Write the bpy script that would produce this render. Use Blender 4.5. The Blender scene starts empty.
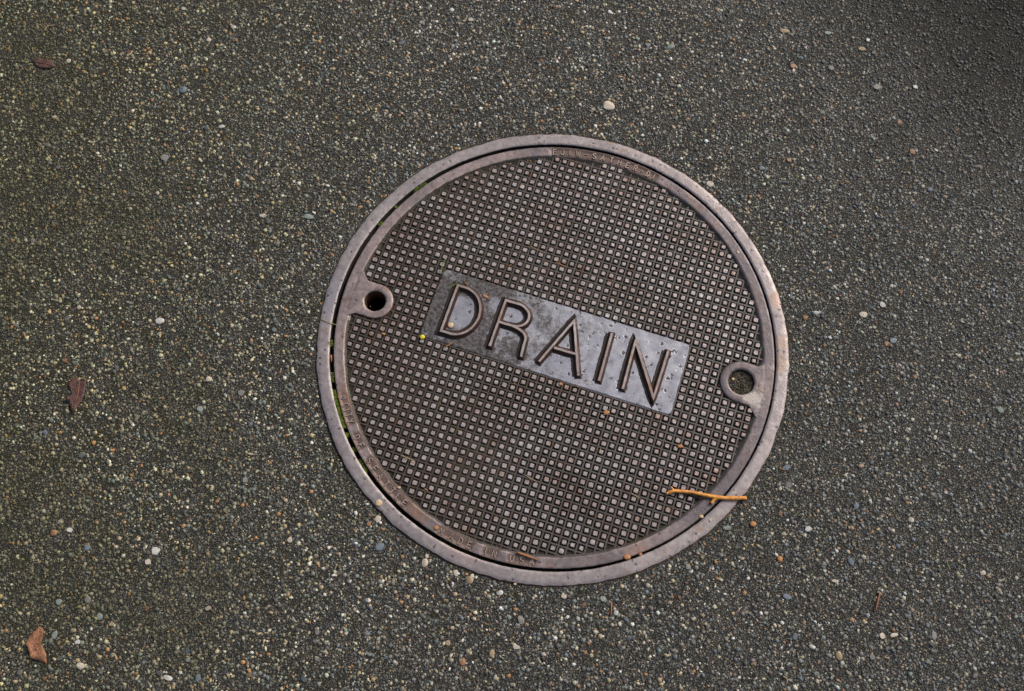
import bpy, bmesh, math, random
import numpy as np
from mathutils import Vector, Matrix, noise as mnoise
random.seed(7); rng = np.random.default_rng(11)
sc = bpy.context.scene
COL = sc.collection

# ------------------------------------------------------------------ camera
CAMP = (-0.06324, -0.40290, 1.27671)
AX, AY, FPX = 0.30269, -0.00203, 900.56
cd = bpy.data.cameras.new('camera'); cam = bpy.data.objects.new('camera', cd); COL.objects.link(cam)
CROT = Matrix.Rotation(AX, 3, 'X') @ Matrix.Rotation(AY, 3, 'Y')
cam.matrix_world = Matrix.Translation(CAMP) @ CROT.to_4x4()
cd.sensor_width = 36; cd.lens = FPX / 1024 * 36
cd.clip_start = 0.02; cd.clip_end = 200
cd.dof.use_dof = True; cd.dof.focus_distance = 1.34; cd.dof.aperture_fstop = 5.6
sc.camera = cam
# ------------------------------------------------------------------ light
SUN_EL, SUN_AZ = math.radians(40), math.radians(52)      # azimuth clockwise from +Y
w = bpy.data.worlds.new('World'); sc.world = w; w.use_nodes = True
nt = w.node_tree; bg = nt.nodes['Background']
sky = nt.nodes.new('ShaderNodeTexSky'); sky.sky_type = 'NISHITA'; sky.sun_disc = False
sky.sun_elevation = SUN_EL; sky.sun_rotation = SUN_AZ
sky.air_density = 0.9; sky.dust_density = 6.0; sky.ozone_density = 0.6
nt.links.new(sky.outputs[0], bg.inputs[0]); bg.inputs[1].default_value = 0.085
sd = bpy.data.lights.new('sun', 'SUN'); sd.energy = 1.5; sd.angle = math.radians(11); sd.color = (1.0, 0.97, 0.92)
so = bpy.data.objects.new('sun', sd); COL.objects.link(so)
sdir = Vector((math.sin(SUN_AZ) * math.cos(SUN_EL), math.cos(SUN_AZ) * math.cos(SUN_EL), math.sin(SUN_EL)))
so.rotation_euler = (-sdir).to_track_quat('-Z', 'Y').to_euler(); so.location = (1, 1, 2)
vs = sc.view_settings; vs.view_transform = 'Standard'; vs.look = 'None'; vs.gamma = 1; vs.use_curve_mapping = False
vs.exposure = 0.33

# ------------------------------------------------------------------ helpers
def at(u, v, z=0.0):
    """real place on the level z that the pixel of the photograph shows"""
    d = CROT @ Vector(((u - 512) / FPX, -(v - 345.5) / FPX, -1))
    t = (z - CAMP[2]) / d.z
    return Vector((CAMP[0] + d.x * t, CAMP[1] + d.y * t, z))
def tag(o, label=None, cat=None, group=None, kind=None):
    if label: o['label'] = label
    if cat: o['category'] = cat
    if group: o['group'] = group
    if kind: o['kind'] = kind
    return o
def link(name, me, parent=None):
    o = bpy.data.objects.new(name, me); COL.objects.link(o)
    if parent: o.parent = parent
    return o
def obj(name, bm, mats, parent=None, smooth=False):
    me = bpy.data.meshes.new(name); bmesh.ops.recalc_face_normals(bm, faces=bm.faces); bm.to_mesh(me); bm.free()
    for m in (mats if isinstance(mats, (list, tuple)) else [mats]): me.materials.append(m)
    if smooth: me.shade_smooth()
    return link(name, me, parent)
def empty(name, loc=(0, 0, 0), rz=0):
    o = bpy.data.objects.new(name, None); COL.objects.link(o); o.location = loc; o.rotation_euler = (0, 0, rz)
    o.empty_display_size = .02
    return o
def nz(x, y, s, seed=0.0):
    return mnoise.noise(Vector((x * s + seed, y * s - seed, seed * 1.7)))

# ------------------------------------------------------------------ materials
class Mat:
    def __init__(s, name):
        s.m = bpy.data.materials.new(name); s.m.use_nodes = True; s.t = s.m.node_tree; s.n = s.t.nodes
        s.b = s.n['Principled BSDF']; s.pos = s.n.new('ShaderNodeNewGeometry').outputs['Position']
    def L(s, a, b): s.t.links.new(a, b)
    def noise(s, scale, detail=4, rough=.55, off=None):
        n = s.n.new('ShaderNodeTexNoise'); n.inputs['Scale'].default_value = scale; n.inputs['Detail'].default_value = detail
        n.inputs['Roughness'].default_value = rough; v = s.pos
        if off:
            a = s.n.new('ShaderNodeVectorMath'); a.operation = 'ADD'; a.inputs[1].default_value = off; s.L(v, a.inputs[0]); v = a.outputs[0]
        s.L(v, n.inputs['Vector']); return n.outputs['Fac']
    def vor(s, scale, out='Distance', feature='F1', rnd=1.0):
        n = s.n.new('ShaderNodeTexVoronoi'); n.inputs['Scale'].default_value = scale; n.feature = feature
        n.inputs['Randomness'].default_value = rnd
        s.L(s.pos, n.inputs['Vector']); return n.outputs[out]
    def ramp(s, fac, stops, const=False):
        n = s.n.new('ShaderNodeValToRGB'); s.L(fac, n.inputs[0]); e = n.color_ramp.elements
        if const: n.color_ramp.interpolation = 'CONSTANT'
        while len(e) < len(stops): e.new(0.5)
        for k, (p, c) in enumerate(stops):
            e[k].position = p; e[k].color = (c, c, c, 1) if isinstance(c, (int, float)) else (*c, 1)
        return n.outputs[0]
    def mix(s, fac, a, b, mode='MIX'):
        n = s.n.new('ShaderNodeMix'); n.data_type = 'RGBA'; n.blend_type = mode
        for i, x in ((0, fac), (6, a), (7, b)):
            if isinstance(x, (int, float)): n.inputs[i].default_value = x if i == 0 else (x, x, x, 1)
            elif isinstance(x, tuple): n.inputs[i].default_value = (*x, 1)
            else: s.L(x, n.inputs[i])
        return n.outputs[2]
    def math(s, op, a, b=0.0):
        n = s.n.new('ShaderNodeMath'); n.operation = op
        for i, x in ((0, a), (1, b)):
            if isinstance(x, (int, float)): n.inputs[i].default_value = x
            else: s.L(x, n.inputs[i])
        return n.outputs[0]
    def xyz(s):
        n = s.n.new('ShaderNodeSeparateXYZ'); s.L(s.pos, n.inputs[0]); return n.outputs
    def dist(s, x, y):
        n = s.n.new('ShaderNodeVectorMath'); n.operation = 'DISTANCE'; s.L(s.pos, n.inputs[0]); n.inputs[1].default_value = (x, y, 0); return n.outputs['Value']
    def setc(s, col):
        if isinstance(col, tuple): s.b.inputs['Base Color'].default_value = (*col, 1)
        else: s.L(col, s.b.inputs['Base Color'])
    def setr(s, r):
        if isinstance(r, (int, float)): s.b.inputs['Roughness'].default_value = r
        else: s.L(r, s.b.inputs['Roughness'])
    def bump(s, h, dist, strength=1.0):
        n = s.n.new('ShaderNodeBump'); n.inputs['Distance'].default_value = dist; n.inputs['Strength'].default_value = strength
        s.L(h, n.inputs['Height']); s.L(n.outputs[0], s.b.inputs['Normal'])

def metal(name, A, B, rust=(.15, .065, .035), rustamt=.55, pit=.16, r0=.38, r1=.6, dirt=(.035, .03, .022), dirtamt=0.0, bump=.0006, fine=500, xg=0.0, pitn=.45, mott=.35, met=.35, attr=None, spots=()):
    m = Mat(name)
    g = m.noise(9, 5, .6)
    if xg: g = m.math('ADD', g, m.math('MULTIPLY', m.xyz()[0], xg))
    c = m.mix(m.ramp(g, [(.38, 0.0), (.62, 1.0)]), A, B)
    c = m.mix(m.ramp(m.noise(120, 4, .7, (3, 1, 0)), [(.35, .0), (.7, mott)]), c, tuple(x * .5 for x in A))
    c = m.mix(m.ramp(m.noise(38, 6, .75, (7, 2, 0)), [(rustamt, 0.0), (rustamt + .13, .7)]), c, rust)
    if attr:
        a = m.n.new('ShaderNodeAttribute'); a.attribute_name = attr
        t = m.ramp(m.math('ADD', a.outputs['Fac'], m.math('MULTIPLY', m.math('SUBTRACT', m.noise(70, 5, .7, (6, 6, 0)), .5), 1.3)), [(.35, 0.0), (.75, .85)])
        c = m.mix(t, c, (.125, .082, .065))
    for (u, v, rad, col, am) in spots:
        P = at(u, v); dd = m.math('ADD', m.dist(P.x, P.y), m.math('MULTIPLY', m.math('SUBTRACT', m.noise(85, 5, .75, (2, 5, 7)), .5), rad * 1.8))
        c = m.mix(m.ramp(m.math('DIVIDE', dd, rad), [(.45, am), (.85, 0.0)]), c, col)
    # small dark pits of the casting
    cellr = m.ramp(m.vor(95, 'Color'), [(pitn, 0.0), (pitn + .05, 1.0)])
    pitm = m.math('MULTIPLY', m.ramp(m.math('ADD', m.vor(95), m.math('MULTIPLY', m.math('SUBTRACT', m.noise(380, 3, .6), .5), .7)), [(pit * .5, 1.0), (pit, 0.0)]), cellr)
    c = m.mix(m.math('MULTIPLY', pitm, .75), c, (.05, .035, .04))
    if dirtamt: c = m.mix(m.ramp(m.noise(24, 6, .7, (1, 9, 0)), [(.5 - dirtamt, 1.0), (.62 - dirtamt * .2, 0.0)]), c, dirt)
    m.setc(c)
    m.setr(m.ramp(m.noise(45, 4, .6, (4, 4, 4)), [(.3, r0), (.7, r1)])); m.b.inputs['Metallic'].default_value = met
    h = m.math('SUBTRACT', m.math('ADD', m.math('MULTIPLY', m.noise(fine, 5, .7), .45), m.noise(130, 3, .6)), m.math('MULTIPLY', pitm, .3))
    m.bump(h, bump)
    return m.m
M_ring = metal('cast_iron_ring', (.31, .275, .285), (.43, .385, .375), rust=(.27, .17, .12), rustamt=.57, r0=.40, r1=.6, pit=.24, pitn=.35, mott=.65, spots=((779, 344, .022, (.34, .24, .17), .55), (778, 364, .022, (.33, .23, .16), .55), (705, 185, .03, (.46, .40, .37), .5), (781, 300, .025, (.38, .24, .18), .6), (470, 540, .05, (.36, .27, .27), .6), (335, 300, .05, (.30, .29, .33), .5)))
M_rim = metal('cast_iron_rim', (.165, .14, .15), (.37, .30, .285), rust=(.16, .08, .05), rustamt=.55, mott=.6, attr='word_recess', spots=((751, 397, .022, (.46, .42, .38), .75), (640, 560, .03, (.36, .22, .17), .6), (420, 508, .03, (.24, .14, .10), .7), (700, 190, .03, (.42, .31, .27), .6), (352, 395, .03, (.25, .14, .10), .6)), xg=-.55, pit=.2, pitn=.4, r0=.36, r1=.55)
M_stud = metal('cast_iron_stud', (.50, .455, .45), (.33, .25, .225), rust=(.25, .12, .07), rustamt=.53, pit=.1, mott=.75, r0=.35, r1=.55, bump=.0005)
M_latt = metal('cast_iron_lattice', (.100, .090, .084), (.060, .044, .029), rust=(.085, .038, .02), rustamt=.55, xg=-.7, mott=.75, met=.15, r0=.42, r1=.65, bump=.0008)
M_rust = metal('rusted_iron_edge', (.085, .048, .035), (.12, .065, .042), rust=(.19, .085, .04), rustamt=.52, r0=.5, r1=.75)
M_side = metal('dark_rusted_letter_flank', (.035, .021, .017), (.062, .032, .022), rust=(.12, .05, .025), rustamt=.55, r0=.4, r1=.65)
M_skirt = metal('dark_skirt', (.018, .013, .012), (.034, .024, .020), rust=(.06, .03, .018), rustamt=.58, r0=.4, r1=.6)
M_dark = metal('dark_iron', (.010, .007, .006), (.018, .011, .008), rust=(.05, .02, .01), rustamt=.6, r0=.8, r1=.9, met=0.0)
M_word = metal('brown_iron_letters', (.46, .375, .335), (.36, .285, .245), rust=(.2, .1, .06), rustamt=.55, r0=.36, r1=.5)

def plate_mat():                      # name plate: dirty and pitted at the left, clean and wet at the right
    m = Mat('wet_name_plate'); x = m.xyz()[0]
    side = m.math('ADD', m.math('MULTIPLY', x, 2.2), m.math('MULTIPLY', m.math('SUBTRACT', m.noise(14, 5, .65), .5), 1.6))
    dirty = m.ramp(m.math('ADD', m.math('ADD', side, .5), m.math('MULTIPLY', m.math('SUBTRACT', m.noise(75, 5, .8, (8, 1, 1)), .5), 1.1)), [(.30, 1.0), (.58, 0.0)])
    for (lx, ly, rad) in ((-.143, .003, .030), (-.068, .022, .0165), (.0185, .008, .014)):
        q = Matrix.Rotation(-.31999, 3, 'Z') @ Vector((lx, ly, 0)); dd = m.math('ADD', m.dist(q.x, q.y), m.math('MULTIPLY', m.math('SUBTRACT', m.noise(60, 3, .5, (1, 7, 3)), .5), .016))
        dirty = m.math('MULTIPLY', dirty, m.ramp(m.math('DIVIDE', dd, rad), [(.75, .18), (1.0, 1.0)]))
    c = m.mix(m.ramp(m.noise(60, 4, .6), [(.35, 0.0), (.65, 1.0)]), (.34, .34, .385), (.52, .53, .58))
    grime = m.mix(m.ramp(m.noise(190, 6, .85, (5, 5, 5)), [(.44, 0.0), (.56, 1.0)]), (.030, .026, .024), (.14, .128, .13))
    c = m.mix(dirty, c, grime)
    cell = m.ramp(m.vor(115, 'Color'), [(.42, 0.0), (.47, 1.0)])
    dens = m.ramp(m.noise(22, 3, .5, (2, 8, 1)), [(.40, 0.0), (.52, 1.0)])
    pits = m.math('MULTIPLY', m.math('MULTIPLY', m.ramp(m.math('ADD', m.vor(105), m.math('MULTIPLY', m.math('SUBTRACT', m.noise(420, 3, .6), .5), .9)), [(.22, 1.0), (.34, 0.0)]), cell), dens)
    c = m.mix(m.math('MULTIPLY', pits, .85), c, (.03, .02, .02))
    m.setc(c)
    m.setr(m.mix(dirty, m.ramp(m.noise(40, 3, .5), [(.35, .20), (.7, .36)]), .5)); m.L(m.mix(dirty, .55, .15), m.b.inputs['Metallic'])
    h = m.math('SUBTRACT', m.math('MULTIPLY', m.noise(260, 5, .7), m.mix(dirty, .22, 1.0)), m.math('MULTIPLY', pits, .25))
    m.bump(h, .0005)
    return m.m
M_plate = plate_mat()

def soil_mat(name, A, B, moss=0.0):
    m = Mat(name)
    c = m.mix(m.ramp(m.noise(180, 6, .8), [(.35, 0.0), (.68, 1.0)]), A, B)
    if moss: c = m.mix(m.ramp(m.noise(30, 5, .6, (3, 3, 0)), [(.62 - moss, 0.0), (.72 - moss * .5, .8)]), c, (.035, .045, .012))
    m.setc(c); m.setr(.85); m.bump(m.noise(420, 6, .8), .0015)
    return m.m
M_dirt = soil_mat('dirt_between_studs', (.034, .026, .016), (.013, .010, .007), moss=.06)
M_soil = soil_mat('soil', (.030, .023, .015), (.085, .068, .048), moss=.08)

def ground_mat():
    m = Mat('asphalt')
    v = m.vor(300, 'Color'); e = m.vor(300, feature='DISTANCE_TO_EDGE')
    grain = m.ramp(v, [(0, (.066, .064, .060)), (.30, (.105, .102, .095)), (.48, (.165, .16, .148)), (.62, (.115, .13, .145)), (.70, (.21, .19, .155)), (.80, (.38, .33, .25)), (.86, (.10, .09, .07)), (.93, (.55, .52, .46))], const=True)
    v2 = m.ramp(m.vor(720, 'Color'), [(0, (.034, .033, .030)), (.4, (.075, .073, .068)), (.68, (.24, .21, .16)), (.8, (.04, .038, .035))], const=True)
    c = m.mix(m.ramp(e, [(.10, 0.0), (.16, 1.0)]), v2, grain)
    c = m.mix(m.ramp(m.noise(5, 6, .65), [(.35, .25), (.65, 0.0)]), c, (.030, .028, .025))
    x = m.xyz()
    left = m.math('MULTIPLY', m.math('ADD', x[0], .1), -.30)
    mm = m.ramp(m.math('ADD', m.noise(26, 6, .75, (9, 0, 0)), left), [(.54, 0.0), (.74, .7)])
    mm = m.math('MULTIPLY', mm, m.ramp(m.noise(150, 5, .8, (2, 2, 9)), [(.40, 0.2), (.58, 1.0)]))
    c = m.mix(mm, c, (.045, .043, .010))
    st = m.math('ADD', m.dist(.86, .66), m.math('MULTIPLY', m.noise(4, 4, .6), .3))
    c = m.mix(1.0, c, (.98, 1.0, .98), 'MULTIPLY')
    c = m.mix(m.ramp(st, [(.22, .95), (.58, 0.0)]), c, (.013, .012, .010))  # upper right corner: lens falloff painted into the asphalt colour
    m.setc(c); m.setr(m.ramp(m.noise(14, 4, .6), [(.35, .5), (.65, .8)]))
    h = m.math('ADD', m.math('MULTIPLY', m.ramp(e, [(0, 0.0), (.2, 1.0)]), .8), m.noise(600, 4, .7))
    m.bump(h, .0026); m.b.inputs['Specular IOR Level'].default_value = .22
    return m.m
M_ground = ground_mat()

def stone_mat(name, obj_colour=False):
    m = Mat(name)
    if obj_colour: c = m.n.new('ShaderNodeObjectInfo').outputs['Color']
    else:
        a = m.n.new('ShaderNodeAttribute'); a.attribute_name = 'stone_colour'; c = a.outputs['Color']
    c = m.mix(m.ramp(m.noise(700, 4, .7), [(.3, .45), (.6, 0.0)]), c, (.045, .046, .041))
    m.setc(c); m.setr(.55); m.b.inputs['Specular IOR Level'].default_value = .4; m.bump(m.noise(900, 3, .6), .0005)
    return m.m
M_agg = stone_mat('aggregate'); M_stone = stone_mat('stone', True)

def simple(name, A, B, rough=.5, scale=200, bump=.0004, sss=0):
    m = Mat(name); m.setc(m.mix(m.ramp(m.noise(scale, 5, .65), [(.35, 0.0), (.65, 1.0)]), A, B)); m.setr(rough); m.bump(m.noise(scale * 2, 4, .6), bump)
    return m.m
M_twig = simple('amber_bark', (.88, .40, .07), (.50, .18, .04), .42, 170, .0010)
M_twig_end = simple('pale_wood', (.65, .42, .22), (.5, .28, .12), .6, 300)
M_stick = simple('red_brown_bark', (.26, .105, .045), (.38, .18, .08), .5, 220)
M_leaf = simple('dead_leaf', (.15, .07, .05), (.055, .03, .026), .55, 150, .0012)
M_leaf2 = simple('tan_dead_leaf', (.46, .22, .11), (.18, .075, .042), .5, 150, .0012)
M_vein = simple('leaf_vein', (.30, .17, .10), (.24, .12, .07), .5)
M_straw = simple('straw', (.42, .34, .18), (.30, .22, .10), .6)
M_green = simple('grass_green', (.16, .24, .05), (.25, .30, .09), .5)
M_gapsoil = soil_mat('wet_black_soil', (.016, .012, .008), (.035, .024, .015), moss=.1)
M_gritc = simple('grey_grit', (.20, .19, .17), (.12, .11, .095), .7, 300)
M_moss2 = simple('mossy_grit', (.07, .075, .03), (.05, .05, .025), .8, 300)
M_moss = simple('moss_green', (.11, .17, .015), (.26, .34, .04), .75, 300)
M_mossd = simple('dark_moss', (.03, .045, .010), (.07, .085, .02), .85, 300)
M_yellow = simple('yellow_petal', (.72, .62, .03), (.6, .5, .02), .55)
M_cream = simple('cream_seed', (.66, .52, .36), (.52, .36, .2), .5, 260)
M_orange = simple('orange_bract', (.50, .24, .08), (.34, .15, .055), .55, 260)

# ------------------------------------------------------------------ ground
R_OUT = .350
def gz(x, y):
    return .0012 * nz(x, y, 3.1, 2) + .0007 * nz(x, y, 11, 5)
def polar(bm, radii, nth, zf, wob=None, closed=True):
    rings = []
    for k, r in enumerate(radii):
        ring = []
        for i in range(nth):
            th = 2 * math.pi * i / nth
            rr = r + (wob(th, k) if wob else 0)
            x, y = rr * math.cos(th), rr * math.sin(th)
            ring.append(bm.verts.new((x, y, zf(x, y, k, th))))
        rings.append(ring)
    for a, b in zip(rings, rings[1:]):
        for i in range(nth):
            j = (i + 1) % nth
            bm.faces.new((a[i], a[j], b[j], b[i]))
    return rings
bm = bmesh.new()
gr = [.3465 + .012 * k for k in range(70)] + [1.25, 1.5, 2.0, 3.0, 5.0, 9.0, 16.0]
rings = polar(bm, gr, 240, lambda x, y, k, th: gz(x, y) if k < 72 else 0)
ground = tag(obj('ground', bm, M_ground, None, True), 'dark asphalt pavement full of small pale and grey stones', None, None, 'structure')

PAL = [((.080, .079, .075), 16), ((.105, .102, .095), 20), ((.19, .182, .165), 17), ((.13, .155, .175), 10), ((.19, .22, .21), 6),
       ((.30, .28, .24), 11), ((.42, .33, .21), 9), ((.38, .20, .09), 3.5), ((.55, .50, .39), 7.5), ((.78, .75, .67), 3.6), ((.11, .07, .055), 4), ((.10, .105, .06), 3)]
pc = np.array([p[0] for p in PAL]); pw = np.array([p[1] for p in PAL]); pw = pw / pw.sum()
def keep(x, y): return np.hypot(x, y) > .3535
def aggregate():
    N = 172000
    x = rng.uniform(-1.22, 1.08, N); y = rng.uniform(-.66, .80, N)
    r = .0012 + rng.exponential(.00100, N); r = np.minimum(r, .0042)
    kp = np.hypot(x, y) > .351 + r; x, y, r = x[kp], y[kp], r[kp]; N = len(x)
    dens = np.array([nz(a, b, 7, 3) for a, b in zip(x, y)])
    z = np.array([gz(a, b) for a, b in zip(x, y)])
    ci = rng.choice(len(pw), N, p=pw); c = np.minimum(pc[ci] * rng.uniform(.85, 1.5, (N, 1)), .85) * rng.uniform(.94, 1.06, (N, 3))
    st = np.hypot(x - .86, y - .66) + .1 * dens; f = np.clip((st - .08) / .42, .13, 1)[:, None]; c = c * f   # corner falloff painted into the stone colours too
    # moss dust on the stones at the far left
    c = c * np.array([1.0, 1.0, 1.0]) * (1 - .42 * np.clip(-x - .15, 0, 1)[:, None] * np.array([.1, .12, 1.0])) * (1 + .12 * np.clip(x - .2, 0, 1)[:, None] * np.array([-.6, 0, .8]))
    rt = np.clip((x - .15) * .9, 0, .5)[:, None]; c = c * (1 - rt) + np.array([.115, .125, .135]) * rt * rng.uniform(.5, 1.5, (N, 1))   # duller bluish stone at the right
    c = c * (.25 + .75 * np.clip((st - .08) / .42, .13, 1)[:, None]) / (.25 + .75)  # second pass of the painted corner darkening
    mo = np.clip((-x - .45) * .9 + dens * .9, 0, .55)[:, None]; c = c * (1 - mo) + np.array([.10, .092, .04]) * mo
    K = 5; ang = np.arange(K) * 2 * np.pi / K
    el = rng.uniform(.5, 1.0, N); rot = rng.uniform(0, 2 * np.pi, N); hh = rng.uniform(.14, .42, N)
    V = np.empty((N, 2 * K, 3)); jit = rng.uniform(.78, 1.18, (N, 2 * K))
    for k in range(K):
        for q, (s, zz) in enumerate(((1.0, -.25), (.72, 1.0))):
            a = ang[k] + q * .25
            lx = np.cos(a) * s * jit[:, q * K + k]; ly = np.sin(a) * s * el * jit[:, q * K + k]
            V[:, q * K + k, 0] = x + r * (lx * np.cos(rot) - ly * np.sin(rot))
            V[:, q * K + k, 1] = y + r * (lx * np.sin(rot) + ly * np.cos(rot))
            V[:, q * K + k, 2] = z + r * zz * (hh if q else 1) * (1 if not q else jit[:, k])
    base = np.arange(N)[:, None] * 2 * K
    q = [[k, (k + 1) % K, K + (k + 1) % K, K + k] for k in range(K)]
    quads = (base[:, None, :] + np.array(q)[None]).reshape(N, -1)
    cap = base + np.arange(K, 2 * K)[None]
    loops = np.concatenate([quads, cap], 1).ravel().astype(np.int32)
    tot = np.tile(np.array([4] * K + [K]), N); start = np.concatenate([[0], np.cumsum(tot)[:-1]]).astype(np.int32)
    me = bpy.data.meshes.new('aggregate'); me.vertices.add(N * 2 * K); me.loops.add(len(loops)); me.polygons.add(len(tot))
    me.vertices.foreach_set('co', V.ravel().astype(np.float32)); me.loops.foreach_set('vertex_index', loops)
    me.polygons.foreach_set('loop_start', start)
    me.update(calc_edges=True)
    at_ = me.attributes.new('stone_colour', 'FLOAT_COLOR', 'POINT')
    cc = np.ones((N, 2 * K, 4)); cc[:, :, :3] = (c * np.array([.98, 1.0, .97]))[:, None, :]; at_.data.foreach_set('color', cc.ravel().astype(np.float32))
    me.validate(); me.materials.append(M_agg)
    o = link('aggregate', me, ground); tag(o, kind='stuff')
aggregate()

def pebble_mesh(i):
    rr = random.Random(40 + i); bm = bmesh.new()
    for k in range(15):
        a = k * 2.4 + rr.uniform(-.3, .3); zz = rr.uniform(-.5, .62); q = math.sqrt(max(.05, 1 - zz * zz)) * rr.uniform(.82, 1.02)
        bm.verts.new((q * math.cos(a), q * math.sin(a), zz))
    g = bmesh.ops.convex_hull(bm, input=bm.verts); bmesh.ops.delete(bm, geom=[v for v in bm.verts if not v.link_faces], context='VERTS')
    bmesh.ops.bevel(bm, geom=list(bm.edges), offset=.10, segments=1, affect='EDGES')
    bmesh.ops.recalc_face_normals(bm, faces=bm.faces)
    me = bpy.data.meshes.new('stone'); bm.to_mesh(me); bm.free(); me.materials.append(M_stone); me.shade_smooth(); me.set_sharp_from_angle(angle=.5); return me
PM = [pebble_mesh(i) for i in range(8)]
def stone(x, y, a, b, rot, col, h=.5):
    o = link('stone', random.choice(PM), ground); o.location = (x, y, gz(x, y) + .0009)
    o.rotation_euler = (0, 0, rot); o.scale = (a, b, min(a, b) * h); o.color = (*col, 1)
CR = (.60, .53, .43); WH = (.62, .61, .58); TN = (.42, .32, .19); OR = (.34, .19, .10); BL = (.16, .20, .24); GY = (.24, .235, .22); GN = (.26, .31, .28)
SPEC = [(609, 106, 7, 6, CR), (160, 321, 5, 3.6, WH), (710, 184, 4.5, 3.5, CR), (785, 31, 5.5, 2.5, TN), (877, 87, 4.5, 3.5, GY), (183, 90, 4, 4.5, BL), (915, 87, 2.5, 2.2, WH),
        (234, 27.5, 3, 2, WH), (184, 9, 3, 1.8, CR), (69, 61, 2.4, 2.2, CR), (222, 127, 3.4, 2, WH), (165, 158, 4.2, 4, GY), (209, 40 + 0, 2.6, 2.4, CR), (309, 217, 6, 3, GN), (263, 216, 4, 2.4, CR),
        (209, 379, 3.5, 3, CR), (200, 409, 3.6, 3, GN), (241, 393, 3.6, 3.6, GY), (190, 421, 1.5, 3, TN), (54, 533, 3.4, 3.4, OR), (156, 551, 4.2, 4, WH), (88, 548, 3, 3, BL), (70, 530, 3, 2.4, WH), (148, 562, 3.2, 3, CR),
        (100, 617, 3.2, 3.6, GN), (78, 642, 3, 2.2, WH), (88, 600, 3.2, 3.6, GY), (59, 602, 3.2, 3, GN), (168, 678, 5, 2.6, WH), (55, 635, 2.8, 4, GN), (81, 666, 4.2, 3, CR), (198, 678, 2.8, 4, BL), (112, 624, 3, 2, TN),
        (862, 49, 4, 2.4, TN), (828, 33, 3.6, 2, GN), (831, 68, 3, 3, GY), (793, 66, 3, 2.8, OR), (912, 152, 3, 3.4, OR), (899, 123, 2.6, 3, OR), (868, 40, 2, 2, WH), (911, 530 - 10, 3, 3, CR), (808, 529, 4, 2.8, WH), (779, 559, 2.6, 3, OR),
        (835, 581, 4, 1.6, CR), (882, 636, 3, 3, CR), (894, 635, 4.5, 2, CR), (839, 656, 3.2, 5, TN), (934, 636, 2.6, 4.4, GY), (787, 597, 4.6, 3, BL), (852, 620, 3, 2.4, OR), (983, 573, 3, 2.4, CR), (851, 562, 3, 4.5, BL), (872, 657, 3, 3, GY),
        (500, 593, 3.8, 3, WH), (521, 620, 3.5, 5, GY), (564, 596, 3.4, 3.2, CR), (603, 599, 3.6, 2.8, GN), (463, 662, 3.2, 4, OR), (492, 653, 3, 4, TN), (448, 643, 3, 3, TN), (516, 647, 3.4, 2.6, CR), (456, 573, 3, 3.6, CR), (470, 580, 4, 4.6, TN), (425, 563, 3.6, 5, CR),
        (616, 613, 2.5, 3, WH), (378, 519, 3.5, 4.2, CR), (380, 547, 5, 4, BL), (369, 524, 2.6, 2.6, OR), (329, 421, 4, 3, GY), (452, 10, 2.4, 2.4, WH), (471, 20, 3, 2.4, CR), (648, 45, 3, 2.4, GY), (671, 47, 4.6, 3, GN), (816, 313, 3, 2.2, WH),
        (882, 305, 3, 3.4, WH), (863, 315, 4.6, 3.4, CR), (893, 341, 4, 3, BL), (805, 318, 2.6, 3, OR), (886, 344, 2.4, 2.6, OR), (930, 190, 3, 2.6, BL), (762, 168, 3.4, 2.6, BL), (789, 160, 2.6, 2.4, OR), (1000, 410, 3, 3.6, GN), (856, 506, 3, 4, BL),
        (752, 462 - 0, 3, 2.4, CR), (786, 468, 3.6, 3, BL), (727, 528, 4.6, 2.6, GN), (688, 567, 3, 3, GY), (245, 480, 3, 3, GY), (290, 540, 3, 3, CR)]
for (u, v, a, b, c) in SPEC:
    p = at(u, v); s = (p - Vector(CAMP)).length / FPX
    stone(p.x, p.y, a * s, b * s * 1.05, random.uniform(-.4, .4), c, .45)
n = 0
while n < 300 - len(SPEC):
    x, y = random.uniform(-.95, .85), random.uniform(-.52, .64)
    if math.hypot(x, y) < .362: continue
    c = random.choice([CR, TN, GY, GY, BL, BL, GN, OR, GY, (.12, .115, .11), (.09, .10, .115)]); k = random.uniform(.45, .85)
    a = random.uniform(.0032, .0050) * (1 if random.random() < .85 else 1.25)
    stone(x, y, a, a * random.uniform(.55, .9), random.uniform(0, 3.1), tuple(q * k for q in c), .42); n += 1

# ------------------------------------------------------------------ frame ring
frame = tag(empty('manhole_surround'), 'round cast iron frame ring set flush in the asphalt round the drain cover', 'manhole surround')
Z_R = .0026
prof = [(.300, -.034), (.300, -.0225), (.3308, -.022), (.3308, Z_R - .0007), (.3313, Z_R), (.3350, Z_R + .0001), (.3395, Z_R + .0001), (.3440, Z_R), (.3490, Z_R - .0002), (.3499, Z_R - .0009), (.3512, -.004), (.3515, -.03)]
def wring(th, k):
    a = .0005 * nz(math.cos(th), math.sin(th), 22, 4) + .0004 * nz(math.cos(th), math.sin(th), 70, 4)
    if k >= 8: return a * 2.6 + .0009 * nz(math.cos(th), math.sin(th), 9, 14)
    if k in (3, 4): return a * .9
    return 0
bm = bmesh.new()
polar(bm, [p[0] for p in prof], 480, lambda x, y, k, th: prof[k][1] + (.00025 * nz(x, y, 40, 8) if 3 < k < 10 else 0), wring)
for f in bm.faces:
    k = f.index
bm.faces.ensure_lookup_table()
for i, f in enumerate(bm.faces):
    k = i // 480
    f.material_index = 0 if 3 <= k <= 7 else (1 if k in (8, 9) else 2)
obj('ring', bm, [M_ring, M_rust, M_dark], frame, True)
bm = bmesh.new()
polar(bm, [.300, .302, .30, .0001], 96, lambda x, y, k, th: [-.034, -.25, -.34, -.34][k])
obj('shaft_wall', bm, M_dark, frame, True)

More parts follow.
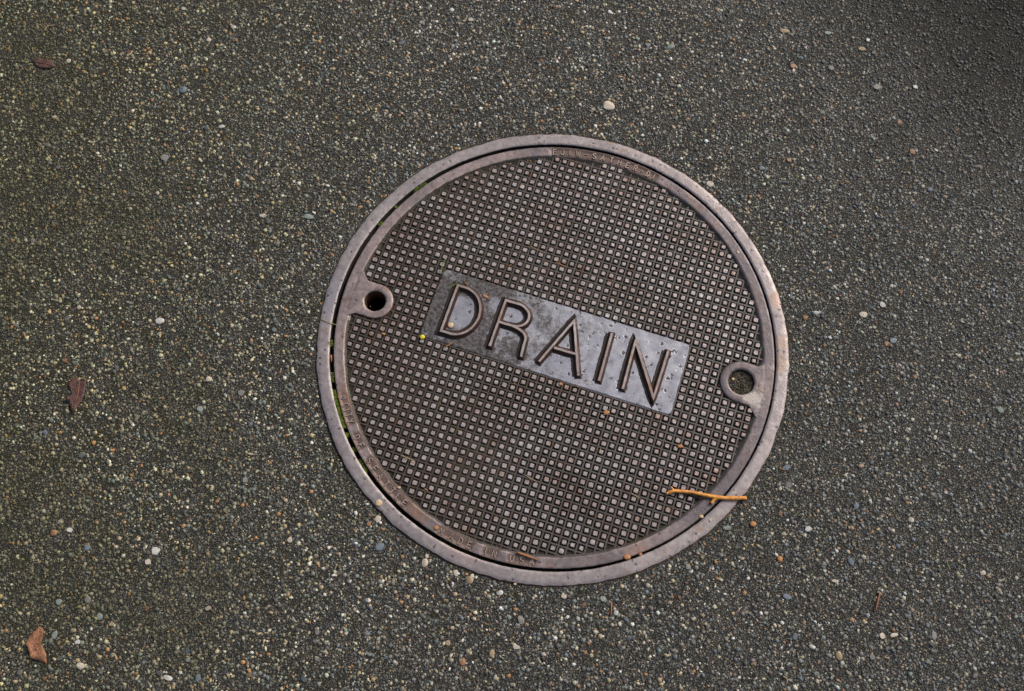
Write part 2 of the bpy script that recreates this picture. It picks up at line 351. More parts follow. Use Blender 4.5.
# ------------------------------------------------------------------ cover
GANG = -.31999
cover = tag(empty('manhole_cover', (.0019, -.0002, 0), GANG), 'round rusty cast iron drain cover with rows of square studs and the word DRAIN', 'manhole cover')
R_LID, R_F = .3267, .3070
Z_RIM = .0016; Z_BASE = -.0032
HOLES = [(-.2757, -.0217, .0162, .0275, -1), (.2790, .0289, .0190, .0315, 1)]
LIDM = Matrix.Translation((.0019, -.0002, 0)) @ Matrix.Rotation(GANG, 4, 'Z'); LIDI = LIDM.inverted()
def lat(u, v, z=0.001):
    return LIDI @ at(u, v, z)
# words cast on the rim
TOPW = [('E', 554.7, 149.7), ('J', 562.9, 149.7), ('I', 570, 150), ('W', 578.3, 151), ('-', 586.5, 152), ('S', 595.1, 153.2), ('A', 603.6, 155.4), ('T', 612.3, 157.6), ('H', 620.4, 160.2), ('E', 628.6, 163), ('R', 636.3, 166), ('-', 643.6, 168.4), ('D', 649.3, 171.8), ('I', 654.8, 175)]
LOWW = [('o', 342.5, 397.6), ('C', 345.0, 405), ('I', 346.8, 410), ('T', 348.6, 415), ('Y', 351, 421), ('O', 356.3, 437.4), ('F', 360.3, 445.6), ('S', 368.8, 461.1), ('E', 373.9, 469.2), ('A', 379.6, 477), ('T', 385.6, 484.8), ('T', 391.6, 491.7), ('L', 397.3, 498), ('E', 403.4, 504),
        ('M', 441, 532.2), ('A', 451, 538), ('D', 460, 542), ('E', 468.6, 546.3), ('I', 485.5, 552.3), ('N', 494, 555), ('U', 511.8, 559.4), ('S', 521.7, 561.6), ('A', 531.6, 563.3)]
recess = []
def addrec(us, pad=.020):
    t = [math.atan2(lat(*u).y, lat(*u).x) for u in us]
    t = [x if x > 0 or us[0][1] < 300 else x + 2 * math.pi for x in t]
    t = [x + 2 * math.pi if x < 0 else x for x in t]
    recess.append((min(t) - pad, max(t) + pad))
addrec([(x, y) for _, x, y in TOPW]); addrec([(x, y) for _, x, y in LOWW[:5]]); addrec([(x, y) for _, x, y in LOWW[5:7]]); addrec([(x, y) for _, x, y in LOWW[7:14]])
addrec([(x, y) for _, x, y in LOWW[14:18]]); addrec([(x, y) for _, x, y in LOWW[18:20]], .016); addrec([(x, y) for _, x, y in LOWW[20:23]])
def in_rec(th):
    th %= 2 * math.pi; best = 0
    for a, b in recess:
        for t in (th, th + 2 * math.pi):
            if a - .01 < t < b + .01: best = max(best, min(1, (t - a + .01) / .020, (b + .01 - t) / .020))
    return best
REC = .0012
rprof = [(.3225, -.024), (R_LID, -.022), (R_LID + .0001, Z_RIM - .0012), (R_LID - .0003, Z_RIM - .0004), (R_LID - .0011, Z_RIM), (.3235, Z_RIM), (.3228, Z_RIM), (.3200, Z_RIM), (.3170, Z_RIM), (.3140, Z_RIM), (.3128, Z_RIM), (.3112, Z_RIM - .0004), (.3090, Z_RIM - .0020), (R_F, Z_BASE - .0003), (R_F - .002, Z_BASE - .0008)]
def lugin(x, y, m):
    for hx, hy, hr, br, sx in HOLES:
        dx, dy = (x - hx) * sx, y - hy
        if (dx < 0 and math.hypot(dx, dy) < br + m) or (dx >= 0 and abs(dy) < br + m + .010 * max(0, 1 - (.309 - math.hypot(x, y)) / .013) ** 2): return True
    return False
def rz_(x, y, k, th):
    z = rprof[k][1]
    if k >= 8 and lugin(x, y, -.003): return Z_RIM - (.00003, .00008, .00014, .0002, .0003, .0004, .0006)[k - 8] + .0002 * nz(x, y, 50, 3) + .0004 * nz(x, y, 9, 6)
    if k in (4, 5, 6, 7, 8, 9, 10, 11): z -= REC * in_rec(th) * (.55 if k in (4, 5) else 1)
    if 2 < k < 12: z += .0002 * nz(x, y, 50, 3) + .0004 * nz(x, y, 9, 6)
    return z
bm = bmesh.new()
polar(bm, [p[0] for p in rprof], 900, rz_, lambda th, k: (.0004 * nz(math.cos(th), math.sin(th), 60, 1) if k < 5 else (.0008 * nz(math.cos(th), math.sin(th), 45, 2) if k > 10 else 0)))
for i, f in enumerate(bm.faces):
    k = i // 900; th = 2 * math.pi * (i % 900) / 900
    f.material_index = 2 if k < 3 else (1 if k >= 11 and not lugin(.312 * math.cos(th), .312 * math.sin(th), -.002) else 0)
M_rec = metal('brown_iron_recess', (.13, .092, .078), (.18, .132, .112), rust=(.09, .045, .03), rustamt=.50, r0=.42, r1=.6)
rvals = []
for v in bm.verts: pass
bm.verts.index_update()
rvals = [in_rec(math.atan2(v.co.y, v.co.x)) for v in bm.verts]
rim = obj('rim', bm, [M_rim, M_latt, M_dark], cover, True)
ra = rim.data.attributes.new('word_recess', 'FLOAT', 'POINT'); ra.data.foreach_set('value', rvals)

# plate under the studs, with dirt lying in the grooves
bm = bmesh.new(); c = .0025; n = int(.311 / c)
vv = {}
def inhole(x, y, m): return any(math.hypot(x - h[0], y - h[1]) < h[2] + m for h in HOLES)
def V(i, j):
    if (i, j) not in vv:
        x, y = i * c, j * c
        vv[i, j] = bm.verts.new((x, y, Z_BASE + .0004 * nz(x, y, 60, 2) + .0022 * max(0, nz(x, y, 8, 7) + .25 - x * 1.2 + y * .4)))
    return vv[i, j]
for i in range(-n, n):
    for j in range(-n, n):
        x, y = (i + .5) * c, (j + .5) * c
        if math.hypot(x, y) < .311 and not inhole(x, y, .0030): bm.faces.new((V(i, j), V(i + 1, j), V(i + 1, j + 1), V(i, j + 1)))
obj('plate', bm, M_dirt, cover, True)

# lifting holes in their lugs
def lug(h, deep):
    hx, hy, hr, br, sx = h; N = 120
    def inside(x, y):
        if math.hypot(x, y) > .3200: return False
        dx, dy = (x - hx) * sx, y - hy
        if dx < 0: return math.hypot(dx, dy) < br
        edge = math.sqrt(max(0, .309 ** 2 - hy ** 2)) - abs(hx)
        t = max(0, dx - (edge - .013)) / .013
        return abs(dy) < br + .010 * min(1.6, t) ** 2
    out = []
    for i in range(N):
        a = 2 * math.pi * i / N; lo, hi = hr, .08
        for _ in range(24):
            m = (lo + hi) / 2
            if inside(hx + m * math.cos(a), hy + m * math.sin(a)): lo = m
            else: hi = m
        out.append(lo + .0004 * nz(math.cos(a), math.sin(a), 6, 3))
    bm = bmesh.new(); zt = Z_RIM - .00012
    levels = [(lambda i: hr * .97, -.030), (lambda i: hr, zt - .0009), (lambda i: hr + .0006, zt), (lambda i: hr + .004, zt + .0001), (lambda i: out[i] * .55 + hr * .45, zt), (lambda i: out[i] - .0014, zt), (lambda i: out[i] - .0004, zt - .0006), (lambda i: out[i] + .0012, Z_BASE - .0006)]
    R = []
    for k, (fr, z) in enumerate(levels):
        row = []
        for i in range(N):
            a = 2 * math.pi * i / N; r = fr(i) + (.0005 * nz(math.cos(a), math.sin(a), 9, 8) if k in (1, 2) else 0)
            x, y = hx + r * math.cos(a), hy + r * math.sin(a)
            row.append(bm.verts.new((x, y, z + (.0002 * nz(x, y, 50, 3) + .0004 * nz(x, y, 9, 6) if 2 < k < 7 else 0))))
        R.append(row)
    for k in range(len(R) - 1):
        for i in range(N):
            f = bm.faces.new((R[k][i], R[k][(i + 1) % N], R[k + 1][(i + 1) % N], R[k + 1][i])); f.material_index = 0 if 1 <= k < 6 else 1
    o = obj('lug', bm, [M_rim, M_rust], cover, True)
    return o
tag(lug(HOLES[0], True), 'lug round the open black lifting hole'); tag(lug(HOLES[1], False), 'lug round the lifting hole packed with soil')

# name plate
PX0, PX1, PY0, PY1 = -.1950, .1935, -.0520, .0612
Z_PL = .0001
def plate():
    bm = bmesh.new(); cr = .006; pts = []
    for cx, cy, a0 in ((PX1 - cr, PY1 - cr, 0), (PX0 + cr, PY1 - cr, 90), (PX0 + cr, PY0 + cr, 180), (PX1 - cr, PY0 + cr, 270)):
        for k in range(7):
            a = math.radians(a0 + 15 * k); pts.append((cx, cy, math.cos(a), math.sin(a)))
    # straight edges get wavy intermediate points
    full = []
    for i, p in enumerate(pts):
        full.append(p)
        q = pts[(i + 1) % len(pts)]
        d = math.hypot(q[0] - p[0], q[1] - p[1])
        if d > .02:
            n = int(d / .004)
            for k in range(1, n): t = k / n; full.append((p[0] + (q[0] - p[0]) * t, p[1] + (q[1] - p[1]) * t, p[2], p[3]))
    rows = []
    for off, z in ((cr + .0026, Z_BASE - .0012), (cr - .0002, Z_PL - .0007), (cr - .0012, Z_PL)):
        rows.append([bm.verts.new((x + (off + .0010 * nz(x, y, 120, 5)) * nx, y + (off + .0010 * nz(x, y, 120, 5)) * ny, z)) for x, y, nx, ny in full])
    N = len(full)
    for a, b in zip(rows, rows[1:]):
        for i in range(N): bm.faces.new((a[i], a[(i + 1) % N], b[(i + 1) % N], b[i])).material_index = 1 if a is rows[0] else 0
    bm.faces.new(rows[-1])
    return obj('name_plate', bm, [M_plate, M_skirt], cover)
nplate = plate()

def ridge(bm, pts, wt, wb, h, z0, side=1, taper_end=.0006, closed=False):
    """a raised stroke of trapezoid section along a line; the caps slope as the sides do"""
    P = [Vector((p[0], p[1])) for p in pts]; n = len(P)
    def nrm(a, b): d = (b - a).normalized(); return Vector((-d.y, d.x))
    rows = []
    for i, p in enumerate(P):
        if closed: a, b = nrm(P[i - 1], p), nrm(p, P[(i + 1) % n])
        else: a = nrm(P[i - 1], p) if i else nrm(p, P[1]); b = nrm(p, P[i + 1]) if i < n - 1 else a
        m = (a + b); m = m.normalized(); k = 1 / max(.45, m.dot(a)); e = Vector((0, 0))
        if not closed and i == 0: e = (P[0] - P[1]).normalized()
        if not closed and i == n - 1: e = (P[-1] - P[-2]).normalized()
        hb = e * (wb - wt) / 2
        q = [p + hb + m * wb / 2 * k, p + m * wt / 2 * k, p - m * wt / 2 * k, p + hb - m * wb / 2 * k]
        rows.append([bm.verts.new((q[j].x, q[j].y, z0 + (h if j in (1, 2) else 0))) for j in range(4)])
    R = list(zip(rows, rows[1:] + ([rows[0]] if closed else [])))
    if not closed: R = R[:n - 1]
    for a, b in R:
        for j in range(3):
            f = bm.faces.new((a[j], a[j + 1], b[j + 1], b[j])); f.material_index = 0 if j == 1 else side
    if not closed:
        for r in (rows[0], rows[-1]): bm.faces.new(r).material_index = side
def arc(cx, cy, rx, ry, a0, a1, n): return [(cx + rx * math.cos(math.radians(a0 + (a1 - a0) * k / n)), cy + ry * math.sin(math.radians(a0 + (a1 - a0) * k / n))) for k in range(n + 1)]
T, B = .0398, -.0362; mm = .001
BIG = {
 'D': [([(-.1650, B), (-.1650, T), (-.150, T)] + arc(-.1515, (T + B) / 2, .0330, (T - B) / 2, 84, -84, 20) + [(-.150, B)], True)],
 'R': [([(-.0886, B), (-.0886, T), (-.070, T + .0004)] + arc(-.0680, .0223, .0212, .0180, 84, -84, 14) + [(-.0870, .0040)], False), ([(-.066, .0042)] + arc(-.0655, -.0105, .0240, .0145, 80, 0, 8) + [(-.0408, -.022), (-.0395, B - .001)], False)],
 'A': [([(-.0123, B), (.0183, T + .001), (.0492, B - .002)], False), ([(.0025, -.0085), (.0360, -.0078)], False)],
 'I': [([(.0775, T), (.0800, B)], False)],
 'N': [([(.1165, B - .001), (.1140, T - .0005), (.1628, B), (.1642, T)], False)]}
for ch, strokes in BIG.items():
    bm = bmesh.new()
    for q, (pts, cl) in enumerate(strokes):
        # cut long straight runs so the edges can wander a little
        fine = []
        ends = list(zip(pts, pts[1:] + ([pts[0]] if cl else [])))
        if not cl: ends = ends[:len(pts) - 1]
        for a, b in ends:
            d = math.hypot(a[0] - b[0], a[1] - b[1]); n = max(1, int(d / .003))
            for k in range(n): fine.append((a[0] + (b[0] - a[0]) * k / n, a[1] + (b[1] - a[1]) * k / n))
        if not cl: fine.append(pts[-1])
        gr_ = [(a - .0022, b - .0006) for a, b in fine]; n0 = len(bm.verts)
        ridge(bm, gr_, .0120, .0172, .0009, Z_PL - .0006 - .00012 * q, 2, closed=cl)  # low near-black skirt under the stroke, set off to the left
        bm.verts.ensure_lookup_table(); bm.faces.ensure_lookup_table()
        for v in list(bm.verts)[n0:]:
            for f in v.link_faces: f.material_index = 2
            v.co.x += .0011 * nz(v.co.x, v.co.y, 230, 6); v.co.y += .0011 * nz(v.co.x, v.co.y, 230, 16)
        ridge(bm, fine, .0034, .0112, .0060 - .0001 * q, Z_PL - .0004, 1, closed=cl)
    for v in bm.verts:
        s = nz(v.co.x, v.co.y, 130, 4) * .00035; v.co.x += s; v.co.y += nz(v.co.x, v.co.y, 130, 9) * .00035
        if v.co.z > .002: v.co.z += .0003 * nz(v.co.x, v.co.y, 80, 2)
    tag(obj('letter', bm, [M_stud, M_side, M_skirt], nplate), 'raised cast letter ' + ch)

# stroke letters for the rim, drawn in a 1 x 1.4 box
def S_(): return arc(.5, 1.05, .42, .35, 20, 250, 8)[:-1] + arc(.5, .35, .42, .35, 90, -160, 8)
F = {'E': [[(1, 0), (.1, 0), (.1, 1.4), (1, 1.4)], [(.1, .7), (.85, .7)]], 'J': [[(.8, 1.4), (.8, .35)] + arc(.45, .35, .35, .35, -20, -170, 6)], 'I': [[(.5, 0), (.5, 1.4)]],
     'W': [[(0, 1.4), (.28, 0), (.55, 1.1), (.82, 0), (1.1, 1.4)]], '-': [[(.3, .7), (.75, .7)]], 'S': [S_()], 'A': [[(0, 0), (.5, 1.4), (1, 0)], [(.2, .45), (.8, .45)]], 'T': [[(0, 1.4), (1, 1.4)], [(.5, 1.35), (.5, 0)]],
     'H': [[(.1, 0), (.1, 1.4)], [(.9, 0), (.9, 1.4)], [(.1, .7), (.9, .7)]], 'R': [[(.1, 0), (.1, 1.4), (.6, 1.4)] + arc(.6, 1.05, .32, .35, 80, -80, 6) + [(.1, .7)], [(.5, .7), (.95, 0)]],
     'D': [[(.1, 1.4), (.5, 1.4)] + arc(.5, .7, .45, .7, 80, -80, 8) + [(.5, 0), (.1, 0)], [(.1, 0), (.1, 1.4)]], 'C': [arc(.55, .7, .45, .7, 45, 315, 10)], 'Y': [[(0, 1.4), (.5, .7), (.5, 0)], [(1, 1.4), (.5, .7)]],
     'O': [arc(.5, .7, .45, .7, 0, 345, 12)], 'o': [arc(.5, .7, .48, .48, 0, 350, 12), [(.42, .55), (.42, .88), (.62, .8), (.5, .7), (.62, .55)]], 'F': [[(.15, 0), (.15, 1.4), (1, 1.4)], [(.15, .75), (.7, .75)]], 'L': [[(.1, 1.4), (.1, 0), (.95, 0)]],
     'M': [[(0, 0), (.1, 1.4), (.5, .4), (.9, 1.4), (1, 0)]], 'N': [[(.1, 0), (.1, 1.4), (.9, 0), (.9, 1.4)]], 'U': [[(.1, 1.4), (.1, .4)] + arc(.5, .4, .4, .4, 190, 350, 6) + [(.9, 1.4)]]}
def rimletter(ch, u, v, inward, word):
    p = lat(u, v, Z_RIM); th = math.atan2(p.y, p.x); r = .3180 if not inward else .3188
    s = .0063; o_ = Vector((math.cos(th), math.sin(th)))
    up = -o_ if inward else o_; right = Vector((up.y, -up.x)); cpos = o_ * r
    bm = bmesh.new()
    for q, st in enumerate(F[ch]):
        pts = [tuple(cpos + right * (x - .5) * s * .92 + up * (y - .7) * s) for x, y in st]
        ridge(bm, pts, .0013, .0024, .0018 - .00006 * q, Z_RIM - REC - .0002, 1)
    tag(obj('cast_letter', bm, [M_word, M_rec], rim), None)
for ch, u, v in TOPW: rimletter(ch, u, v, False, '')
for ch, u, v in LOWW: rimletter(ch, u, v, True, '')

# lattice bars and studs
PXX, PYY, PHX, PHY = .01253, .01256, .03, .28
bm = bmesh.new()
def bar(pts, axis, w, top):
    rows = []
    for t, cc in pts:
        z = top + .00018 * nz(t * (1 if axis == 0 else 0) + cc, t, 40, 3)
        row = []
        for off, zz in ((-w * .78, Z_BASE - .0006), (-w * .5, z), (w * .5, z), (w * .78, Z_BASE - .0006)):
            x, y = (t, cc + off) if axis == 0 else (cc + off, t)
            j = .00022 * nz(x, y, 160, 4)
            row.append(bm.verts.new((x + j, y + j, zz)))
        rows.append(row)
    for a, b in zip(rows, rows[1:]):
        for j in range(3): bm.faces.new((a[j], a[j + 1], b[j + 1], b[j]))
def inpanel(x, y, m): return PX0 - m < x < PX1 + m and PY0 - m < y < PY1 + m
for axis in (0, 1):
    pitch, ph = (PYY, PHY) if axis == 0 else (PXX, PHX)
    for k in range(-27, 28):
        cc = (k + ph + .5) * pitch
        if abs(cc) > .306: continue
        L = math.sqrt(.309 ** 2 - cc ** 2); run = []; t = -L; 
        while t <= L:
            x, y = (t, cc) if axis == 0 else (cc, t)
            if lugin(x, y, -.002) or inpanel(x, y, -.002):
                if len(run) > 1: bar(run, axis, .0022, -.0007 - .0001 * axis)
                run = []
            else: run.append((t, cc))
            t += .0042
        if len(run) > 1: bar(run, axis, .0022, -.0007 - .0001 * axis)
tag(obj('lattice', bm, M_latt, cover), 'grid of thin low bars running between the studs', kind='stuff')

def stud_geo(bm, x, y, v, s=1.0, rot=0.0, z=0.0):
    rr = random.Random(v); hw = .00300 * s; rows = []
    for w_, zz in ((hw + .0006, Z_BASE - .0008), (hw + .00015, Z_RIM - .0012), (hw - .0004, Z_RIM - .0003)):
        row = []
        for a, b in ((-1, -1), (0, -1.04), (1, -1), (1.04, 0), (1, 1), (0, 1.04), (-1, 1), (-1.04, 0)):
            k = .96 if a and b and abs(a) == 1 and abs(b) == 1 else 1
            px, py = a * w_ * k + rr.uniform(-.00018, .00018), b * w_ * k + rr.uniform(-.00018, .00018)
            row.append(bm.verts.new((x + px * math.cos(rot) - py * math.sin(rot), y + px * math.sin(rot) + py * math.cos(rot), zz + z + rr.uniform(-.00012, .00012))))
        rows.append(row)
    for q, (a, b) in enumerate(zip(rows, rows[1:])):
        for i in range(8): bm.faces.new((a[i], a[(i + 1) % 8], b[(i + 1) % 8], b[i])).material_index = 1 if q == 0 else 0
    bm.faces.new(rows[-1])
SV = []
for v in range(8):
    b2 = bmesh.new(); stud_geo(b2, 0, 0, v); bmesh.ops.recalc_face_normals(b2, faces=b2.faces)
    me = bpy.data.meshes.new('stud'); b2.to_mesh(me); b2.free(); me.materials.append(M_stud); me.materials.append(M_latt); SV.append(me)
studs = []
for i in range(-27, 28):
    for j in range(-27, 28):
        x, y = (i + PHX) * PXX, (j + PHY) * PYY
        if math.hypot(x, y) > R_F - .0016 or inpanel(x, y, .0032) or lugin(x, y, .0015): continue
        wp = LIDM @ Vector((x, y, 0)); studs.append(((wp - Vector(CAMP)).length, x, y))
studs.sort()
bm = bmesh.new()
for k, (d, x, y) in enumerate(studs):
    jx, jy = random.gauss(0, .00014), random.gauss(0, .00014); s = random.uniform(.88, 1.10); ro = random.gauss(0, .05); z = random.gauss(0, .0002) - (random.random() < .03) * .0008
    if k < 300:
        o = link('stud', SV[k % 8], cover); o.location = (x + jx, y + jy, z); o.rotation_euler = (0, 0, ro); o.scale = (s, s, 1)
    else: stud_geo(bm, x + jx, y + jy, k, s, ro, z)
tag(obj('stud_rows', bm, [M_stud, M_latt], cover), 'rows of square raised studs over the rest of the cover', kind='stuff')

# ------------------------------------------------------------------ soil in the right hole and in the gap
def W(p): return LIDM @ Vector(p)
bm = bmesh.new(); h = HOLES[1]; c0 = W((h[0], h[1], 0))
polar(bm, [.0002, .003, .006, .009, .012, .015, .0180, .0188], 40, lambda x, y, k, th: -.0035 + .002 * nz(x, y, 160, 3) + .0012 * nz(x, y, 400, 3) - .010 * max(0, (x * .9 - y * .3) - .004), None)
o = obj('soil', bm, M_soil, None, True); o.location = c0; tag(o, 'dark damp soil packed into the right lifting hole of the drain cover', 'soil', None, 'stuff')
def crumbs(bm, x, y, z, r):
    b = bmesh.ops.create_icosphere(bm, subdivisions=1, radius=r, matrix=Matrix.Translation((x, y, z)) @ Matrix.Diagonal((random.uniform(.7, 1.3), random.uniform(.7, 1.3), random.uniform(.5, .9), 1)))
    for v in b['verts']: v.co += Vector((random.uniform(-1, 1), random.uniform(-1, 1), random.uniform(-1, 1))) * r * .22
bm = bmesh.new()
for k in range(260):
    a, r = random.uniform(0, 6.28), .0165 * math.sqrt(random.random())
    crumbs(bm, c0.x + r * math.cos(a), c0.y + r * math.sin(a), -.0030 - .010 * max(0, r * math.cos(a) * .9 - .004), random.uniform(.0004, .0014))
for i_, f in enumerate(bm.faces): f.material_index = (0, 0, 1, 0, 2)[(i_ // 80) % 5]
tag(obj('soil_crumbs', bm, [M_soil, M_gritc, M_moss2], None, True), 'loose crumbs of grit lying on the soil in the right lifting hole', 'grit', None, 'stuff')

bm = bmesh.new()
def th_of(u, v): p = at(u, v); return math.atan2(p.y, p.x)
def gapfill(th): # dirt level in the gap
    return -.015 + .005 * nz(math.cos(th), math.sin(th), 12, 6) + .002 * nz(math.cos(th), math.sin(th), 50, 6)
polar(bm, [.3242, .3262, .3285, .3310], 700, lambda x, y, k, th: gapfill(th) + .001 * nz(x, y, 300, k), None)
tag(obj('gap_soil', bm, M_gapsoil, None, True), 'dark soil lying deep in the narrow gap round the drain cover', 'soil', None, 'stuff')

def moss_patch(name, spots, mat, label, rmin=.0005, rmax=.0011, z0=None):
    bm = bmesh.new()
    for (x, y, z, s) in spots:
        for k in range(3):
            d = Vector((random.uniform(-1, 1), random.uniform(-1, 1), random.uniform(.3, 1.4))).normalized() * random.uniform(.0012, .0026) * s
            b = Vector((x, y, z)) + Vector((random.uniform(-1, 1), random.uniform(-1, 1), 0)) * .0008 * s
            q = d.cross(Vector((0, 0, 1))).normalized() * .0006 * s; q2 = Vector((0, 0, 1)).cross(q).normalized() * .0006 * s
            a, b_, c_, t = [bm.verts.new(p) for p in (b + q, b - q, b + q2 + d * .2, b + d)]
            for f in ((a, b_, t), (b_, c_, t), (c_, a, t)): bm.faces.new(f)
    o = obj(name, bm, mat); tag(o, label, 'moss', None, 'stuff'); return o
def arcspots(uv0, uv1, n, r0=.3268, r1=.3305, z0=-.004, z1=.0, s=1.0):
    a, b = th_of(*uv0), th_of(*uv1)
    if abs(a - b) > math.pi: a, b = (a % (2 * math.pi)), (b % (2 * math.pi))
    out = []
    for _ in range(n):
        t = random.uniform(min(a, b), max(a, b)); r = random.uniform(r0, r1)
        if nz(math.cos(t), math.sin(t), 30, 2) < -.25: continue
        out.append((r * math.cos(t), r * math.sin(t), random.uniform(z0, z1), s))
    return out
moss_patch('moss', arcspots((338, 388), (358, 440), 1300) + arcspots((336, 340), (335, 352), 90) + arcspots((338, 372), (339, 388), 120) + arcspots((360, 444), (372, 468), 300, z0=-.006, z1=-.002), M_moss, 'bright green moss filling the gap at the left edge of the drain cover')
moss_patch('moss', arcspots((380, 226), (398, 207), 260) + arcspots((414, 191), (426, 182), 120), M_moss, 'green moss in the gap at the upper left edge of the drain cover')
moss_patch('moss', arcspots((440, 538), (478, 558), 160, z0=-.008, z1=-.004), M_mossd, 'dark moss deep in the gap below the words at the lower left rim')
def groundspots(lst):
    out = []
    for (u, v, ru, rv, n) in lst:
        for _ in range(n):
            a, r = random.uniform(0, 6.28), math.sqrt(random.random()) * random.uniform(.6, 1)
            p = at(u + ru * r * math.cos(a), v + rv * r * math.sin(a))
            if math.hypot(p.x, p.y) < .3525: continue
            out.append((p.x, p.y, gz(p.x, p.y) - .0002, .75))
    return out
moss_patch('moss', groundspots([(492, 578, 12, 4, 90), (468, 575, 9, 5, 90), (436, 615, 7, 4, 80), (583, 592, 8, 4, 60), (513, 594, 7, 4, 50), (420, 556, 8, 5, 70)]), M_mossd, 'dark moss tufts in the asphalt below the cover ring')
moss_patch('moss', groundspots([(340, 458, 5, 8, 60), (322, 297, 4, 6, 50), (318, 335, 3, 12, 60), (357, 240, 6, 5, 50), (420, 177, 10, 4, 60), (470, 150, 12, 3, 50), (350, 480, 6, 6, 50)]), M_mossd, 'dark moss specks in the asphalt along the left of the cover ring')
moss_patch('moss', groundspots([(8, 12, 20, 12, 260), (6, 130, 12, 8, 120), (46, 48, 14, 6, 90), (228, 126, 5, 3, 30), (166, 150, 6, 3, 40), (570, 14, 14, 6, 70), (548, 55, 10, 4, 40), (95, 440, 10, 6, 60), (140, 395, 5, 3, 40), (60, 460, 12, 6, 60), (180, 430, 8, 5, 40), (20, 560, 10, 6, 60)]), M_mossd, 'thin dark moss growing over the asphalt on the left side')

# ------------------------------------------------------------------ loose things
def tube(bm, pts, radii, seg=8, mi=0, capmi=None):
    rows = []
    for i, p in enumerate(pts):
        a = pts[max(0, i - 1)]; b = pts[min(len(pts) - 1, i + 1)]; d = (b - a).normalized()
        s = d.cross(Vector((0, 0, 1))).normalized(); u = s.cross(d)
        rows.append([bm.verts.new(p + (s * math.cos(2 * math.pi * k / seg) + u * math.sin(2 * math.pi * k / seg)) * radii[i]) for k in range(seg)])
    for a, b in zip(rows, rows[1:]):
        for k in range(seg): bm.faces.new((a[k], a[(k + 1) % seg], b[(k + 1) % seg], b[k])).material_index = mi
    for r in (rows[0], rows[-1]): bm.faces.new(r).material_index = mi if capmi is None else capmi
def path(uvz, radii, n=6):
    P = [at(u, v, z) for u, v, z in uvz]; out, rr = [], []
    for i in range(len(P) - 1):
        for k in range(n):
            t = k / n; out.append(P[i].lerp(P[i + 1], t) + Vector((1, 1, 1)) * 0); rr.append(radii[i] * (1 - t) + radii[i + 1] * t)
    out.append(P[-1]); rr.append(radii[-1])
    for _ in range(2):
        out = [out[0]] + [(out[i - 1] + out[i] * 2 + out[i + 1]) / 4 for i in range(1, len(out) - 1)] + [out[-1]]
    rr = [r * (1 + .12 * mnoise.noise(p * 120)) for r, p in zip(rr, out)]
    return out, rr
twig = tag(empty('twig', at(706, 496, .004)), 'orange forked twig lying across the lower right edge of the drain cover', 'twig')
def tw(name, uvz, radii, mats, par, mi=0, cap=None):
    bm = bmesh.new(); p, r = path(uvz, radii); org = par.location if par else None
    tube(bm, p, r, 8, mi, cap)
    if org is not None: bmesh.ops.translate(bm, vec=-org, verts=bm.verts)
    return obj(name, bm, mats, par, True)
tw('stem', [(666, 494, .0036), (673, 490.6, .0042), (692, 492.1, .0045), (711, 496.4, .0050), (725, 498.2, .0052), (746.3, 498, .0055)], [.0016, .0026, .0023, .0030, .0030, .0028], [M_twig, M_twig_end], twig, 0, 1)
tw('side_shoot', [(674.5, 491, .0044), (672.2, 488.6, .0048), (671.2, 486.6, .005)], [.0017, .0014, .0009], [M_twig, M_twig_end], twig, 0, 1)
tw('side_shoot', [(717, 497.6, .0050), (713.5, 500, .0045), (711.4, 503.4, .0042)], [.0025, .0023, .0027], [M_twig, M_twig_end], twig, 0, 1)
def stick(u0, v0, u1, v1, r, mat, label, cat='twig', z=.0035, grp=None, bend=0, name='stick'):
    bm = bmesh.new(); mu, mv = (u0 + u1) / 2 + bend * (v1 - v0) / 8, (v0 + v1) / 2 - bend * (u1 - u0) / 8
    p, rr = path([(u0, v0, z), (mu, mv, z + .0008), (u1, v1, z)], [r, r, r * .6], 4)
    tube(bm, p, rr, 6); o = obj(name, bm, mat, None, True); tag(o, label, cat, grp); return o
stick(517, 552.3, 538, 559.8, .0017, M_stick, 'short red brown stick on the bottom rim above the word USA')
stick(880, 592.5, 875.3, 611, .0013, M_stick, 'thin red brown stick lying on the asphalt at the lower right', z=.0022)
stick(611.5, 602, 611, 616, .0010, M_stick, 'thin red brown stick on the asphalt just below the cover ring', z=.002)
NS = 'dry needles and straw on the cover'
stick(320.5, 318.8, 337, 325.2, .0006, M_straw, 'pale straw lying across the ring and gap at the far left', 'straw', .0038, name='straw')
stick(441.5, 274, 446, 258.5, .0006, M_green, 'thin green blade standing up at the name plate upper left corner', 'grass blade', .0035, bend=1, name='grass_blade')
stick(447.5, 289, 457, 283, .0006, M_green, 'short green blade lying beside the top of the letter D', 'grass blade', .0030, name='grass_blade')
stick(401, 455.3, 415, 461.2, .0007, M_straw, 'pale yellow straw across the studs at the lower left of the cover', 'straw', .0030, name='straw')
stick(525, 475, 537, 482, .0006, M_straw, 'pale straw across the studs at the lower middle of the cover', 'straw', .0028, name='straw')
stick(464, 281, 470, 288, .0006, M_stick, 'brown needle on the name plate above the letter D', 'needle', .0012, name='needle')
stick(445.5, 347, 452.5, 342.4, .0008, M_orange, 'tiny orange needle just below the letter D', 'needle', .0030, name='needle')
stick(530, 246, 545, 253, .0006, M_straw, 'thin tan straw on the studs above the letter R', 'straw', .0028, name='straw')
stick(556, 262, 566, 267, .0006, M_orange, 'thin orange needle on the studs above the letter A', 'needle', .0028, name='needle')
stick(631, 493, 641, 499, .0006, M_straw, 'thin straw on the studs left of the orange twig', 'straw', .0028, name='straw')
stick(424, 520, 442, 534, .0008, M_orange, 'long orange needle lodged in the gap at the lower left', 'needle', -.001, name='needle')
